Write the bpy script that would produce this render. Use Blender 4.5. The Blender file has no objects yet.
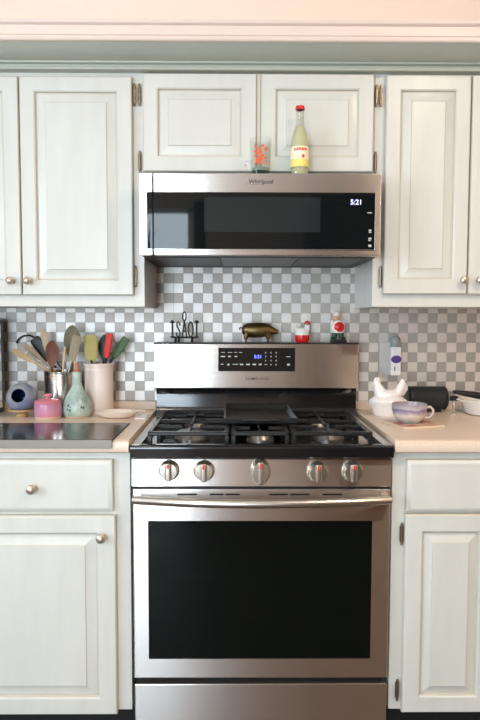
import bpy, bmesh, math, random
from mathutils import Vector, Matrix
random.seed(7)
PI = math.pi
sc = bpy.context.scene
C = sc.collection

# ---------------------------------------------------------------- camera
cam_d = bpy.data.cameras.new('camera'); cam = bpy.data.objects.new('camera', cam_d); C.objects.link(cam)
cam_d.sensor_fit = 'VERTICAL'; cam_d.sensor_height = 36; cam_d.sensor_width = 24
cam_d.lens = 625.2256 / 720 * 36
cam_d.clip_start = .05
cam.matrix_world = (Matrix.Translation((-.0772, -2.4414, 1.2598)) @ Matrix.Rotation(-.0071, 4, 'Z')
                    @ Matrix.Rotation(PI / 2 - .0624, 4, 'X') @ Matrix.Rotation(.0021, 4, 'Z'))
sc.camera = cam
# ---------------------------------------------------------------- world, daylight, exposure
w = bpy.data.worlds.new('sky'); sc.world = w; w.use_nodes = True
w.node_tree.nodes['Background'].inputs[0].default_value = (.62, .80, 1, 1)
w.node_tree.nodes['Background'].inputs[1].default_value = 1.0
sc.view_settings.view_transform = 'Standard'; sc.view_settings.look = 'None'
sc.view_settings.gamma = 1; sc.view_settings.use_curve_mapping = False
sc.view_settings.exposure = -0.56

def area(name, loc, rot, sx, sy, power, col, shape='RECTANGLE', spread=PI):
    l = bpy.data.lights.new(name, 'AREA'); l.shape = shape; l.size = sx; l.size_y = sy
    l.energy = power; l.color = col; l.spread = spread
    o = bpy.data.objects.new(name, l); C.objects.link(o); o.location = loc; o.rotation_euler = rot
    return o
# daylight entering by the two windows (behind the camera and on the left)
area('daylight_rear', (-1.0, -4.42, 1.22), (PI / 2, 0, 0), 1.1, 2.15, 170, (.75, .885, 1))
area('daylight_side', (-2.42, -2.35, 1.6), (0, -PI / 2, 0), 1.3, 1.2, 115, (.72, .87, 1))
# warm ceiling lamps (their housings are built below)
LAMPS = [(.95, -1.75), (-.55, -1.95), (1.75, -3.2), (-.75, -3.3)]
for lx, ly in LAMPS:
    area('ceiling_lamp_light', (lx, ly, 2.585), (0, 0, 0), .17, .17, 30 if lx > 0 else 5, (1, .81, .62), 'DISK')

# ---------------------------------------------------------------- materials
def srgb(r, g, b):
    f = lambda c: (c / 255 / 12.92) if c / 255 <= .04045 else ((c / 255 + .055) / 1.055) ** 2.4
    return (f(r), f(g), f(b), 1)
MATS = {}
def mat(name, col, rough=.5, metal=0, aniso=0, tangent=None, noise=0, nscale=20, bump=0, bscale=200, trans=0, ior=1.45,
        emit=None, estr=0, coat=0, alpha=1, col2=None, spec=None, stretch=None, wave=None):
    if name in MATS: return MATS[name]
    m = bpy.data.materials.new(name); m.use_nodes = True; MATS[name] = m
    nt = m.node_tree; N = nt.nodes; L = nt.links; b = N['Principled BSDF']
    I = b.inputs
    I['Base Color'].default_value = col; I['Roughness'].default_value = rough; I['Metallic'].default_value = metal
    I['Anisotropic'].default_value = aniso; I['Transmission Weight'].default_value = trans; I['IOR'].default_value = ior
    I['Coat Weight'].default_value = coat; I['Coat Roughness'].default_value = .08; I['Alpha'].default_value = alpha
    if spec is not None: I['Specular IOR Level'].default_value = spec
    if emit: I['Emission Color'].default_value = emit; I['Emission Strength'].default_value = estr
    if tangent:
        t = N.new('ShaderNodeCombineXYZ')
        for i in range(3): t.inputs[i].default_value = tangent[i]
        L.new(t.outputs[0], I['Tangent'])
    if noise or col2 or bump:
        tc = N.new('ShaderNodeTexCoord'); mp = N.new('ShaderNodeMapping')
        L.new(tc.outputs['Object'], mp.inputs[0])
        if stretch: mp.inputs['Scale'].default_value = stretch
    if noise or col2:
        nz = N.new('ShaderNodeTexNoise'); nz.inputs['Scale'].default_value = nscale; nz.inputs['Detail'].default_value = 5
        L.new(mp.outputs[0], nz.inputs['Vector'])
        rp = N.new('ShaderNodeValToRGB')
        c2 = col2 or tuple(c * (1 - noise) for c in col[:3]) + (1,)
        rp.color_ramp.elements[0].color = c2; rp.color_ramp.elements[1].color = col
        rp.color_ramp.elements[0].position = .38; rp.color_ramp.elements[1].position = .62
        L.new(nz.outputs[0], rp.inputs[0]); L.new(rp.outputs[0], I['Base Color'])
    if bump:
        nb = N.new('ShaderNodeTexNoise'); nb.inputs['Scale'].default_value = bscale; L.new(mp.outputs[0], nb.inputs['Vector'])
        bp = N.new('ShaderNodeBump'); bp.inputs['Strength'].default_value = bump; bp.inputs['Distance'].default_value = .002
        L.new(nb.outputs[0], bp.inputs['Height']); L.new(bp.outputs[0], I['Normal'])
    return m

PAINT = mat('cabinet_paint', srgb(214, 214, 206), .33, noise=.05, nscale=3, stretch=(6, 6, 1))
GLAZE = mat('antique_glaze', srgb(202, 196, 182), .4)
FASCIA_LIT = mat('fascia_warm_lit', srgb(230, 212, 200), .4)  # warm ceiling bounce on the upright fascia put into its colour
CROWN_SHADED = mat('crown_shaded', srgb(184, 188, 174), .4)  # shade on the downward-facing cove painted into the colour
WALL = mat('wall_peach', srgb(246, 230, 218), .7)
ROOMW = mat('wall_room_beige', srgb(226, 206, 192), .75)
ROOMB = mat('room_brown', srgb(92, 66, 48), .4, col2=srgb(72, 50, 36), nscale=5, stretch=(8, 8, 1))
CEIL = mat('ceiling_white', srgb(238, 232, 224), .8)
FLOOR = mat('floor_wood', srgb(92, 66, 48), .4, col2=srgb(66, 46, 34), nscale=4, stretch=(2, 14, 1))
GROUT = mat('grout_grey', srgb(176, 170, 160), .6)
STEEL = mat('brushed_steel', (.70, .66, .62, 1), .27, 1, .9, (0, 0, 1), bump=.02, bscale=60, stretch=(1, 30, 30))
STEELP = mat('polished_steel', (.72, .70, .67, 1), .16, 1)
SATIN = mat('satin_nickel', (.58, .55, .50, 1), .28, 1)
BLACKG = mat('black_glass', (.006, .007, .008, 1), .04, spec=.5)
ENAMEL = mat('black_enamel', (.008, .008, .009, 1), .12, coat=.5)
IRON = mat('cast_iron', (.011, .0105, .010, 1), .33, bump=.2, bscale=400)
BLACKP = mat('black_plastic', (.012, .012, .013, 1), .35)
DARK = mat('dark_metal', (.02, .02, .021, 1), .5, .2)
BRONZE = mat('antique_bronze', srgb(140, 124, 104), .28, .9)
LAMIN = mat('counter_laminate', srgb(232, 212, 194), .32, col2=srgb(222, 200, 180), nscale=260)
TLIGHT = mat('tile_light', (.80, .78, .745, 1), .56, 1, .25, (0, 0, 1), bump=.03, bscale=420, stretch=(.15, 1, 1))
TDARK = mat('tile_dark', (.43, .405, .37, 1), .56, 1, .25, (1, 0, 0), bump=.03, bscale=420, stretch=(1, 1, .15))
WHITE_INK = mat('white_print', srgb(225, 225, 225), .5)
GREY_INK = mat('grey_print', srgb(38, 38, 40), .5)
RED_INK = mat('red_print', srgb(214, 60, 40), .5)

# ---------------------------------------------------------------- object helpers
ORG = {}
def tag(o, label=None, cat=None, group=None, kind=None):
    if label: o['label'] = label
    if cat: o['category'] = cat
    if group: o['group'] = group
    if kind: o['kind'] = kind
    return o
def thing(name, label, cat, loc, group=None):
    o = bpy.data.objects.new(name, None); C.objects.link(o); o.location = loc; o.empty_display_size = .05
    ORG[o] = Vector(loc); return tag(o, label, cat, group)
def obj(name, bm, m, parent=None, smooth=40):
    """bm is in world coordinates; becomes one mesh object whose origin is its bbox centre-bottom"""
    bmesh.ops.recalc_face_normals(bm, faces=bm.faces[:])
    vs = [v.co for v in bm.verts]
    mn = Vector((min(v.x for v in vs), min(v.y for v in vs), min(v.z for v in vs)))
    mx = Vector((max(v.x for v in vs), max(v.y for v in vs), max(v.z for v in vs)))
    org = Vector(((mn.x + mx.x) / 2, (mn.y + mx.y) / 2, mn.z))
    bmesh.ops.translate(bm, verts=bm.verts[:], vec=-org)
    me = bpy.data.meshes.new(name); bm.to_mesh(me); bm.free()
    for mm in (m if isinstance(m, (list, tuple)) else [m]): me.materials.append(mm)
    if smooth:
        me.polygons.foreach_set('use_smooth', [True] * len(me.polygons)); me.set_sharp_from_angle(angle=math.radians(smooth))
    o = bpy.data.objects.new(name, me)
    if smooth:
        wn = o.modifiers.new('weighted_normals', 'WEIGHTED_NORMAL'); wn.keep_sharp = True; wn.weight = 100
    C.objects.link(o); ORG[o] = org
    if parent: o.parent = parent; o.location = org - ORG[parent]
    else: o.location = org
    return o
def copy_part(src, delta, parent):
    o = src.copy(); C.objects.link(o); ORG[o] = ORG[src] + Vector(delta)
    o.parent = parent; o.location = ORG[o] - (ORG[parent] if parent else Vector())
    return o
NB = bmesh.new
def box(bm, x0, x1, y0, y1, z0, z1, bev=0, seg=2, mi=0):
    r = bmesh.ops.create_cube(bm, size=1)
    for v in r['verts']:
        v.co = Vector((x0 + (v.co.x + .5) * (x1 - x0), y0 + (v.co.y + .5) * (y1 - y0), z0 + (v.co.z + .5) * (z1 - z0)))
    fs = set(f for v in r['verts'] for f in v.link_faces)
    for f in fs: f.material_index = mi
    if bev:
        es = list(set(e for v in r['verts'] for e in v.link_edges))
        bmesh.ops.bevel(bm, geom=es, offset=bev, segments=seg, affect='EDGES', profile=.5)
    return bm
def ring(bm, pts): return [bm.verts.new(p) for p in pts]
def bridge(bm, a, b, mi=0):
    n = len(a)
    for i in range(n):
        try: bm.faces.new((a[i], a[(i + 1) % n], b[(i + 1) % n], b[i])).material_index = mi
        except ValueError: pass
def cap(bm, a, mi=0):
    try: bm.faces.new(a).material_index = mi
    except ValueError: pass
def lathe(bm, prof, c=(0, 0, 0), seg=32, axis='Z', sx=1, sy=1, mi=0):
    """prof: (radius, height) list; closes at r=0"""
    c = Vector(c); prev = None
    for r, h in prof:
        pts = []
        for i in range(seg if r > 1e-6 else 1):
            a = 2 * PI * i / seg; x, y = r * sx * math.cos(a), r * sy * math.sin(a)
            p = {'Z': (x, y, h), 'Y': (x, h, y), 'X': (h, x, y)}[axis]
            pts.append(c + Vector(p))
        cur = ring(bm, pts)
        if prev:
            if len(prev) == 1 and len(cur) > 1:
                for i in range(seg): bm.faces.new((prev[0], cur[i], cur[(i + 1) % seg])).material_index = mi
            elif len(cur) == 1 and len(prev) > 1:
                for i in range(seg): bm.faces.new((cur[0], prev[i], prev[(i + 1) % seg])).material_index = mi
            elif len(cur) > 1: bridge(bm, prev, cur, mi)
        prev = cur
    return bm
def tube(bm, pts, r, seg=10, flat=1, mi=0, ref=None):
    """sweep; r a number or list; flat squashes the section along its second axis"""
    pts = [Vector(p) for p in pts]; n = len(pts); rs = r if isinstance(r, (list, tuple)) else [r] * n
    prev = None; up = Vector(ref) if ref else Vector((0, 0, 1))
    for i, p in enumerate(pts):
        d = (pts[min(i + 1, n - 1)] - pts[max(i - 1, 0)]).normalized()
        u = d.cross(up)
        if u.length < 1e-3: u = d.cross(Vector((0, 1, 0)))
        u.normalize(); v = u.cross(d).normalized()
        cur = ring(bm, [p + rs[i] * (u * math.cos(2 * PI * k / seg) + flat * v * math.sin(2 * PI * k / seg)) for k in range(seg)])
        if prev: bridge(bm, prev, cur, mi)
        else: cap(bm, cur, mi)
        prev = cur
    cap(bm, prev, mi)
    return bm
def loft(bm, secs, o, d=1, seg=20, mi=0, axis='X'):
    """secs: (t, z, half width, half height) ellipses along an axis from o"""
    o = Vector(o); prev = None
    for t, z, ry, rz in secs:
        if axis == 'X': f = lambda a: o + Vector((d * t, ry * math.cos(a), z + rz * math.sin(a)))
        else: f = lambda a: o + Vector((ry * math.cos(a), d * t, z + rz * math.sin(a)))
        cur = ring(bm, [f(2 * PI * k / seg) for k in range(seg)])
        if prev: bridge(bm, prev, cur, mi)
        else: cap(bm, cur, mi)
        prev = cur
    cap(bm, prev, mi); return bm
def ball(bm, c, rx, ry=None, rz=None, seg=16, mi=0, rot=None):
    ry = ry or rx; rz = rz or rx
    r = bmesh.ops.create_uvsphere(bm, u_segments=seg, v_segments=max(6, seg * 2 // 3), radius=1)
    M = Matrix.Diagonal((rx, ry, rz, 1))
    if rot: M = rot.to_4x4() @ M
    for v in r['verts']: v.co = (M @ v.co) + Vector(c)
    for f in set(f for v in r['verts'] for f in v.link_faces): f.material_index = mi
    return bm
def prism_x(bm, prof, x0, x1, mi=0):
    a = ring(bm, [(x0, y, z) for y, z in prof]); b = ring(bm, [(x1, y, z) for y, z in prof])
    bridge(bm, a, b, mi); cap(bm, a, mi); cap(bm, b, mi); return bm
def text(name, s, m, parent, loc, h, depth=.0006, spacing=1, rot=(PI / 2, 0, 0), sx=1):
    cu = bpy.data.curves.new('t', 'FONT'); cu.body = s; cu.size = h; cu.extrude = depth; cu.align_x = 'CENTER'; cu.align_y = 'CENTER'
    cu.offset = h * .012; cu.space_character = spacing; cu.resolution_u = 4
    t = bpy.data.objects.new('t', cu); C.objects.link(t); t.rotation_euler = rot; t.location = loc; t.scale = (sx, 1, 1)
    dg = bpy.context.evaluated_depsgraph_get(); dg.update()
    me = bpy.data.meshes.new_from_object(t.evaluated_get(dg)); M = t.matrix_basis.copy()
    bm = NB(); bm.from_mesh(me); bmesh.ops.transform(bm, matrix=M, verts=bm.verts[:])
    bpy.data.objects.remove(t); bpy.data.meshes.remove(me); bpy.data.curves.remove(cu)
    return obj(name, bm, m, parent, smooth=0)
def rect_rings(bm, x0, x1, z0, z1, rings, mis=None, close=True):
    """nested rectangles: rings = (inset, y)"""
    prev = None
    for i, (d, y) in enumerate(rings):
        cur = ring(bm, [(x0 + d, y, z0 + d), (x1 - d, y, z0 + d), (x1 - d, y, z1 - d), (x0 + d, y, z1 - d)])
        if prev: bridge(bm, prev, cur, mis[i] if mis else 0)
        prev = cur
    if close: cap(bm, prev, 0)
    return bm

# ---------------------------------------------------------------- the room
XL, XR, YR, ZC = -2.3, 2.5, -4.3, 2.62
bm = box(NB(), XL, XR, YR, 0.1, -.06, 0); tag(obj('floor', bm, FLOOR), 'brown wooden kitchen floor', None, kind='structure')
bm = box(NB(), XL, XR, YR, 0.1, ZC, ZC + .08); tag(obj('ceiling', bm, CEIL), 'pale ceiling above the kitchen', None, kind='structure')
wall_back = obj('wall_back', box(NB(), XL, XR, 0, .1, 0, ZC), WALL); tag(wall_back, 'peach painted back wall with metallic checkerboard tile backsplash', kind='structure')
tag(obj('wall_right', box(NB(), XR, XR + .08, YR, .1, 0, ZC), ROOMW), 'beige side wall facing the window', kind='structure')
# left wall and rear wall each with a window opening
def wall_with_hole_x(name, xw, y0, y1, hy0, hy1, hz0, hz1, label):
    bm = NB()
    box(bm, xw - .08, xw, y0, hy0, 0, ZC); box(bm, xw - .08, xw, hy1, y1, 0, ZC)
    box(bm, xw - .08, xw, hy0, hy1, 0, hz0); box(bm, xw - .08, xw, hy0, hy1, hz1, ZC)
    return tag(obj(name, bm, ROOMW), label, kind='structure')
wall_with_hole_x('wall_left', XL, YR, .1, -2.95, -1.75, 1.0, 2.2, 'beige side wall with a window opening')
bm = NB()
box(bm, XL, -1.5, YR - .08, YR, 0, ZC); box(bm, -.47, XR, YR - .08, YR, 0, ZC)
box(bm, -1.5, -.47, YR - .08, YR, 0, .15); box(bm, -1.5, -.47, YR - .08, YR, 2.3, ZC)
tag(obj('wall_front', bm, ROOMW), 'beige wall behind the viewer with a window opening', kind='structure')
WINF = mat('window_frame_white', srgb(235, 235, 232), .4)
PANE = bpy.data.materials.new('window_glass'); PANE.use_nodes = True
nt = PANE.node_tree; nt.nodes.clear()
o_ = nt.nodes.new('ShaderNodeOutputMaterial'); mx_ = nt.nodes.new('ShaderNodeMixShader'); t_ = nt.nodes.new('ShaderNodeBsdfTransparent'); g_ = nt.nodes.new('ShaderNodeBsdfGlossy')
g_.inputs['Roughness'].default_value = .02; mx_.inputs[0].default_value = .06
nt.links.new(t_.outputs[0], mx_.inputs[1]); nt.links.new(g_.outputs[0], mx_.inputs[2]); nt.links.new(mx_.outputs[0], o_.inputs[0])
def window(n, horizontal, a0, a1, z0, z1, w_, label):
    bm = NB()
    def bx(p0, p1, q0, q1, t=.05):
        if horizontal: box(bm, p0, p1, w_ - t / 2, w_ + t / 2, q0, q1, .004)
        else: box(bm, w_ - t / 2, w_ + t / 2, p0, p1, q0, q1, .004)
    bx(a0, a0 + .05, z0, z1); bx(a1 - .05, a1, z0, z1); bx(a0, a1, z0, z0 + .05); bx(a0, a1, z1 - .05, z1)
    zm = (z0 + z1) / 2; bx(a0 + .04, a1 - .04, zm - .02, zm + .02, .04)
    fr = tag(obj('window_%d' % n, bm, WINF), label, kind='structure')
    for q0, q1 in ((z0 + .05, zm - .02), (zm + .02, z1 - .05)):
        bm2 = NB()
        if horizontal: box(bm2, a0 + .05, a1 - .05, w_ - .003, w_ + .003, q0, q1)
        else: box(bm2, w_ - .003, w_ + .003, a0 + .05, a1 - .05, q0, q1)
        obj('pane', bm2, PANE, fr)
window(1, True, -1.5, -.47, .15, 2.3, YR - .04, 'tall white glazed door window behind the viewer')
window(2, False, -2.95, -1.75, 1.0, 2.2, XL - .04, 'white sash window in the side wall')
tag(obj('trim_3', box(NB(), -.462, -.36, YR + .001, YR + .02, .0, 2.36, .003), ROOMB), 'brown window casing behind the viewer', kind='structure')
pt_ = thing('reflection_cupboard', 'tall brown cupboard added behind the viewer for its reflection in the steel', 'cupboard', (1.42, -4.0, 0))  # unseen cupboard, added to give the steel a dark brown reflection
obj('body', box(NB(), .55, 2.3, -4.29, -3.72, 0, 2.3, .004), ROOMB, pt_)
for k in range(3):
    x0 = .56 + k * .58; dk = obj('door', rect_rings(NB(), x0, x0 + .57, .10, 2.28, [(0, 0), (0, .02), (.06, .02), (.065, .012), (.1, .018)]), ROOMB, pt_)
    for v in dk.data.vertices: pass
    dk.location.y = -3.7195 - ORG[pt_].y; ORG[dk] = ORG[pt_] + dk.location
    obj('knob', lathe(NB(), [(0, 0), (.006, 0), (.006, .014), (.014, .02), (.012, .028), (0, .030)], (x0 + .53, -3.699, 1.1), 14, 'Y'), SATIN, dk)
LAMPM = mat('lamp_glow', (1, .85, .68, 1), .5, emit=(1, .82, .62, 1), estr=6)
for i, (lx, ly) in enumerate(LAMPS):
    t = thing('ceiling_lamp', ['round recessed ceiling lamp above the floor before the hen dish worktop', 'round recessed ceiling lamp above the floor before the utensil crocks', 'round recessed ceiling lamp over the added brown cupboard', 'round recessed ceiling lamp beside the rear window'][i], 'lamp', (lx, ly, ZC - .03), 'recessed ceiling lamps')
    obj('trim_ring', lathe(NB(), [(.088, 0), (.115, .004), (.115, .03), (.088, .03), (.088, 0)], (lx, ly, ZC - .03)), WINF, t)
    obj('diffuser', lathe(NB(), [(0, .012), (.088, .012), (.088, .03), (0, .03)], (lx, ly, ZC - .03)), LAMPM, t)

# ---------------------------------------------------------------- backsplash tiles (children of the back wall)
PT, TX, TZ = .0381, .0246, .948
def tile_bm(x, z):
    bm = NB(); h = PT / 2 - .00025
    a = ring(bm, [(x - h, 0, z - h), (x + h, 0, z - h), (x + h, 0, z + h), (x - h, 0, z + h)]); k = h - .0003
    b = ring(bm, [(x - h, -.0038, z - h), (x + h, -.0038, z - h), (x + h, -.0038, z + h), (x - h, -.0038, z + h)])
    c = ring(bm, [(x - k, -.0040, z - k), (x + k, -.0040, z - k), (x + k, -.0040, z + k), (x - k, -.0040, z + k)])
    bridge(bm, a, b); bridge(bm, b, c); cap(bm, c); return bm
cells = []
for c in range(-29, 24):
    for r in range(0, 14):
        mid = -11 <= c <= 9
        if not mid and r > 9: continue
        if mid and r < 6 and -10 <= c <= 8: continue
        par = (c + r) % 2 if c <= -10 else (c + r + 1) % 2          # a seam between two sheets flips the pattern
        x, z = TX + (c + .5) * PT, TZ + (r + .5) * PT
        hidden = (c < -15) * 2 + (c < -15) * (-c) * .05 + (r < 1) * 1 + (r == 13) * .8 + (r == 9 and not mid) * .6 + (c > 20) * .5 + (c > 13 and r < 2) * .3
        cells.append((hidden, abs(x), par, x, z))
cells.sort()
protos = {}
stuff = {0: NB(), 1: NB()}
for i, (_, _, par, x, z) in enumerate(cells):
    if i < 300:
        if par not in protos:
            protos[par] = obj('tile', tile_bm(x, z), TLIGHT if par else TDARK, wall_back, smooth=0); protos[par, 'c'] = (x, z)
        else:
            px, pz = protos[par, 'c']; copy_part(protos[par], (x - px, 0, z - pz), wall_back)
    else:
        t = tile_bm(x, z); me = bpy.data.meshes.new('tmp'); t.to_mesh(me); t.free(); stuff[par].from_mesh(me); bpy.data.meshes.remove(me)
allst = NB()
for par in (0, 1):
    for f in stuff[par].faces: f.material_index = par
    me = bpy.data.meshes.new('tmp'); stuff[par].to_mesh(me); stuff[par].free(); allst.from_mesh(me); bpy.data.meshes.remove(me)
tag(obj('tile_field', allst, [TDARK, TLIGHT], wall_back, smooth=0), kind='stuff')
obj('grout_bed', box(NB(), -1.2, 1.1, -.0022, .0, .90, 1.55), GROUT, wall_back, smooth=0)

# ---------------------------------------------------------------- cabinets
YF, YD = -.322, -.344
def knob(x, y, z, parent, r=.0135):
    bm = lathe(NB(), [(.0001, 0), (.009, 0), (.009, -.003), (.0055, -.006), (.0055, -.012), (r * .9, -.016), (r, -.021), (r * .86, -.027), (r * .45, -.030), (0, -.031)], (x, y, z), 20, 'Y')
    return obj('knob', bm, SATIN_K, parent)
SATIN_K = mat('knob_nickel', srgb(196, 182, 166), .3, .75)
def hinge(x, y, z, parent, h=.058, side=1):
    bm = NB()
    tube(bm, [(x, y - .004, z - h / 2), (x, y - .004, z + h / 2)], .0042, 10)
    for s in (-1, 1): ball(bm, (x, y - .004, z + s * (h / 2 + .003)), .0042, seg=8)
    box(bm, x - .006, x + .006, y - .003, y + .001, z - h / 2 + .004, z + h / 2 - .004, .001)
    return obj('hinge', bm, BRONZE, parent)
def panel_door(name, x0, x1, z0, z1, y, parent, fw=.052, bw=.034, th=.02):
    """frame-and-raised-panel door, front face at y"""
    bm = rect_rings(NB(), x0, x1, z0, z1, [(0, y + th), (0, y + .005), (.003, y + .0015), (.008, y), (fw - .006, y), (fw - .002, y + .003), (fw, y + .009), (fw, y + .015)],
                    [0, 1, 1, 0, 0, 0, 1, 1], close=False)
    d = obj(name, bm, [PAINT, GLAZE], parent, smooth=30)
    g = fw - .001
    bm = rect_rings(NB(), x0 + g, x1 - g, z0 + g, z1 - g, [(0, y + .016), (0, y + .010), (.005, y + .010), (bw - .004, y + .0035), (bw - .002, y + .003), (bw, y + .0005), (bw + .003, y)], [0, 1, 1, 0, 0, 1, 0])
    obj('raised_panel', bm, [PAINT, GLAZE], d, smooth=15)
    return d
def upper(name, x0, x1, z0, z1, label):
    t = thing(name, label, 'cabinet', ((x0 + x1) / 2, -.16, z0))
    bm = NB(); box(bm, x0, x1, -.30, -.006, z0, z1, .001); obj('body', bm, PAINT, t)
    return t
def face_frame(t, x0, x1, z0, z1, stiles, rails, y0=YF, y1=-.30):
    bm = NB()
    box(bm, x0, x1, y0, y1, z0, z1, .0012)
    return obj('face_frame', bm, PAINT, t)
uL = upper('wall_cabinet', -1.18, -.384, 1.307, 2.09, 'tall cream wall cabinet above the utensil crocks, left of the microwave')
face_frame(uL, -1.18, -.384, 1.307, 2.09, 0, 0)
dB = panel_door('door', -1.155, -.791, 1.345, 2.057, YD, uL)
dA = panel_door('door', -.787, -.4185, 1.345, 2.057, YD, uL)
knob(-.822, YD, 1.391, dB); knob(-.765, YD, 1.391, dA)
hinge(-.4125, YF - .004, 2.003, dA); hinge(-.4135, YF - .004, 1.408, dA)
uM = upper('wall_cabinet', -.3835, .3835, 1.735, 2.09, 'short cream double-door cabinet directly above the microwave')
face_frame(uM, -.3835, .3835, 1.735, 2.09, 0, 0)
dL = panel_door('door', -.3835, -.0095, 1.752, 2.068, YD, uM)
dR = panel_door('door', .0045, .3765, 1.752, 2.068, YD, uM)
for z in (2.003, 1.786):
    hinge(-.3960, YF - .004, z, dL); hinge(.3862, YF - .004, z, dR)
obj('meeting_strip', box(NB(), -.0085, .0035, YD + .006, YF, 1.752, 2.068, .001), GLAZE, uM)
uR = upper('wall_cabinet', .384, 1.2, 1.3085, 2.09, 'tall cream wall cabinet above the white hen dish, right of the microwave')
face_frame(uR, .384, 1.2, 1.3085, 2.09, 0, 0)
dC = panel_door('door', .4165, .6965, 1.351, 2.066, YD, uR)
dD = panel_door('door', .7010, 1.0, 1.351, 2.066, YD, uR)
knob(.680, YD, 1.397, dC); knob(.733, YD, 1.397, dD)
hinge(.4010, YF - .004, 2.003, dC); hinge(.4090, YF - .004, 1.409, dC)

# crown moulding
tr = tag(obj('trim_1', prism_x(NB(), [(-.321, 2.074), (-.352, 2.075), (-.355, 2.080), (-.352, 2.086), (-.344, 2.088), (-.344, 2.093), (-.356, 2.095), (-.358, 2.100), (-.372, 2.101), (-.395, 2.104), (-.418, 2.109), (-.436, 2.117), (-.445, 2.122), (-.445, 2.128), (-.31, 2.128), (-.31, 2.0905), (-.321, 2.0905)], -1.2, 1.25), CROWN_SHADED, smooth=25),
         'crown moulding with shade in its colour along the tops of the wall cabinets', kind='structure')
obj('crown_fascia', prism_x(NB(), [(-.445, 2.1215), (-.456, 2.1215), (-.459, 2.125), (-.459, 2.129), (-.455, 2.132), (-.455, 2.136), (-.459, 2.138), (-.459, 2.143), (-.453, 2.145), (-.453, 2.168), (-.462, 2.172), (-.464, 2.176), (-.464, 2.182), (-.43, 2.182), (-.43, 2.1285), (-.445, 2.1285)], -1.2, 1.25), FASCIA_LIT, tr, smooth=25)
# warm rope light lying on the cabinets behind the crown, lighting the wall above
ROPE = mat('rope_light_glow', (1, .7, .5, 1), .5, emit=(1, .60, .36, 1), estr=14)
rl = thing('rope_light', 'warm rope light lying behind the crown on top of the cabinets', 'light', (0, -.20, 2.091))
obj('glow_tube', tube(NB(), [(-1.15, -.20, 2.101), (1.2, -.20, 2.101)], .008, 8), ROPE, rl)
for x in (-.8, 0, .8): obj('mounting_clip', box(NB(), x - .01, x + .01, -.212, -.188, 2.0905, 2.094), WINF, rl)

# base cabinets
YB = -.616; YBD = -.6356
def base_cab(name, x0, x1, label):
    t = thing(name, label, 'cabinet', ((x0 + x1) / 2, -.3, 0))
    obj('body', box(NB(), x0, x1, YB, -.004, .085, .876, .0015), PAINT, t)
    obj('toe_kick', box(NB(), x0, x1, -.55, -.52, 0, .085), DARK, t)
    return t
def drawer_front(x0, x1, z0, z1, parent):
    bm = rect_rings(NB(), x0, x1, z0, z1, [(0, YB - .0005), (0, YBD + .008), (.002, YBD + .005), (.010, YBD + .001), (.014, YBD)], [0, 1, 1, 0, 0])
    return obj('drawer', bm, [PAINT, GLAZE], parent, smooth=25)
bL = base_cab('base_cabinet', -1.3, -.388, 'cream base cabinet with knobbed drawer and door, left of the stove')
dr = drawer_front(-.905, -.4365, .6995, .854, bL); knob(-.669, YBD, .771, dr, .0145)
dd = panel_door('door', -.905, -.4300, .080, .688, YBD, bL, fw=.056, bw=.036); knob(-.469, YBD, .626, dd, .0145)
drawer_front(-1.28, -.93, .6995, .854, bL); panel_door('door', -1.28, -.93, .080, .688, YBD, bL, fw=.056, bw=.036)
bR = base_cab('base_cabinet', .388, 1.25, 'cream base cabinet with bronze-hinged door, right of the stove')
dr = drawer_front(.4265, .86, .6985, .854, bR); knob(.643, YBD, .771, dr, .0145) if False else None
d2 = panel_door('door', .4240, .698, .084, .691, YBD, bR, fw=.055, bw=.030)
hinge(.4165, YB - .006, .630, d2, .055); hinge(.4115, YB - .006, .150, d2, .055)
d3 = panel_door('door', .702, 1.0, .084, .691, YBD, bR, fw=.055, bw=.030)

# worktops
def worktop(x0, x1, label):
    t = thing('worktop', label, 'worktop', ((x0 + x1) / 2, -.32, .876))
    bm = NB()
    prof = [(-.004, .8765), (-.640, .8765), (-.6475, .8800), (-.650, .888), (-.650, .900), (-.6475, .909), (-.640, .9135), (-.630, .914), (-.004, .914)]
    prism_x(bm, prof, x0, x1); obj('slab', bm, LAMIN, t, smooth=35)
    obj('upstand', box(NB(), x0, x1, -.022, -.005, .9142, .947, .003), LAMIN, t)
    return t
worktop(-1.3, -.3865, 'beige laminate worktop under the utensil crocks, left of the stove')
worktop(.3865, 1.25, 'beige laminate worktop under the mug and speaker, right of the stove')

# ---------------------------------------------------------------- gas range
rg = thing('gas_range', 'stainless steel gas range with black cooktop, oven door and five knobs', 'stove', (0, -.33, 0))
YO = -.6389
obj('body', box(NB(), -.376, .376, -.60, -.03, .03, .866, .003), DARK, rg)
for x in (-.34, .34):
    for y in (-.56, -.08): obj('foot', lathe(NB(), [(0, 0), (.018, 0), (.018, .008), (.010, .012), (.010, .034), (0, .034)], (x, y, 0), 14), BLACKP, rg)
# storage drawer
obj('storage_drawer', box(NB(), -.377, .377, YO, -.60, .045, .178, .004), STEEL, rg)
# oven door: frame with window
od = obj('oven_door', rect_rings(NB(), -.378, .378, .1955, .7690, [(0, -.602), (0, YO + .004), (.0015, YO + .0012), (.004, YO)], close=False), STEEL, rg, smooth=30)
me = od.data; b2 = NB(); b2.from_mesh(me)
org = ORG[od]
WX0, WX1, WZ0, WZ1 = -.3335, .3255, .2555, .6740
ol = [v for v in b2.verts if abs(v.co.y + org.y - YO) < 1e-5]
def key(v): return (v.co.z > .2, v.co.x)
ol.sort(key=key); o4 = [ol[0], ol[1], ol[3], ol[2]]
inn = [b2.verts.new(Vector(p) - org) for p in ((WX0, YO, WZ0), (WX1, YO, WZ0), (WX1, YO, WZ1), (WX0, YO, WZ1))]
bridge(b2, o4, inn)
inn2 = [b2.verts.new(v.co + Vector((0, .008, 0))) for v in inn]; bridge(b2, inn, inn2)
bmesh.ops.recalc_face_normals(b2, faces=b2.faces[:]); b2.to_mesh(me); b2.free()
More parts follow.
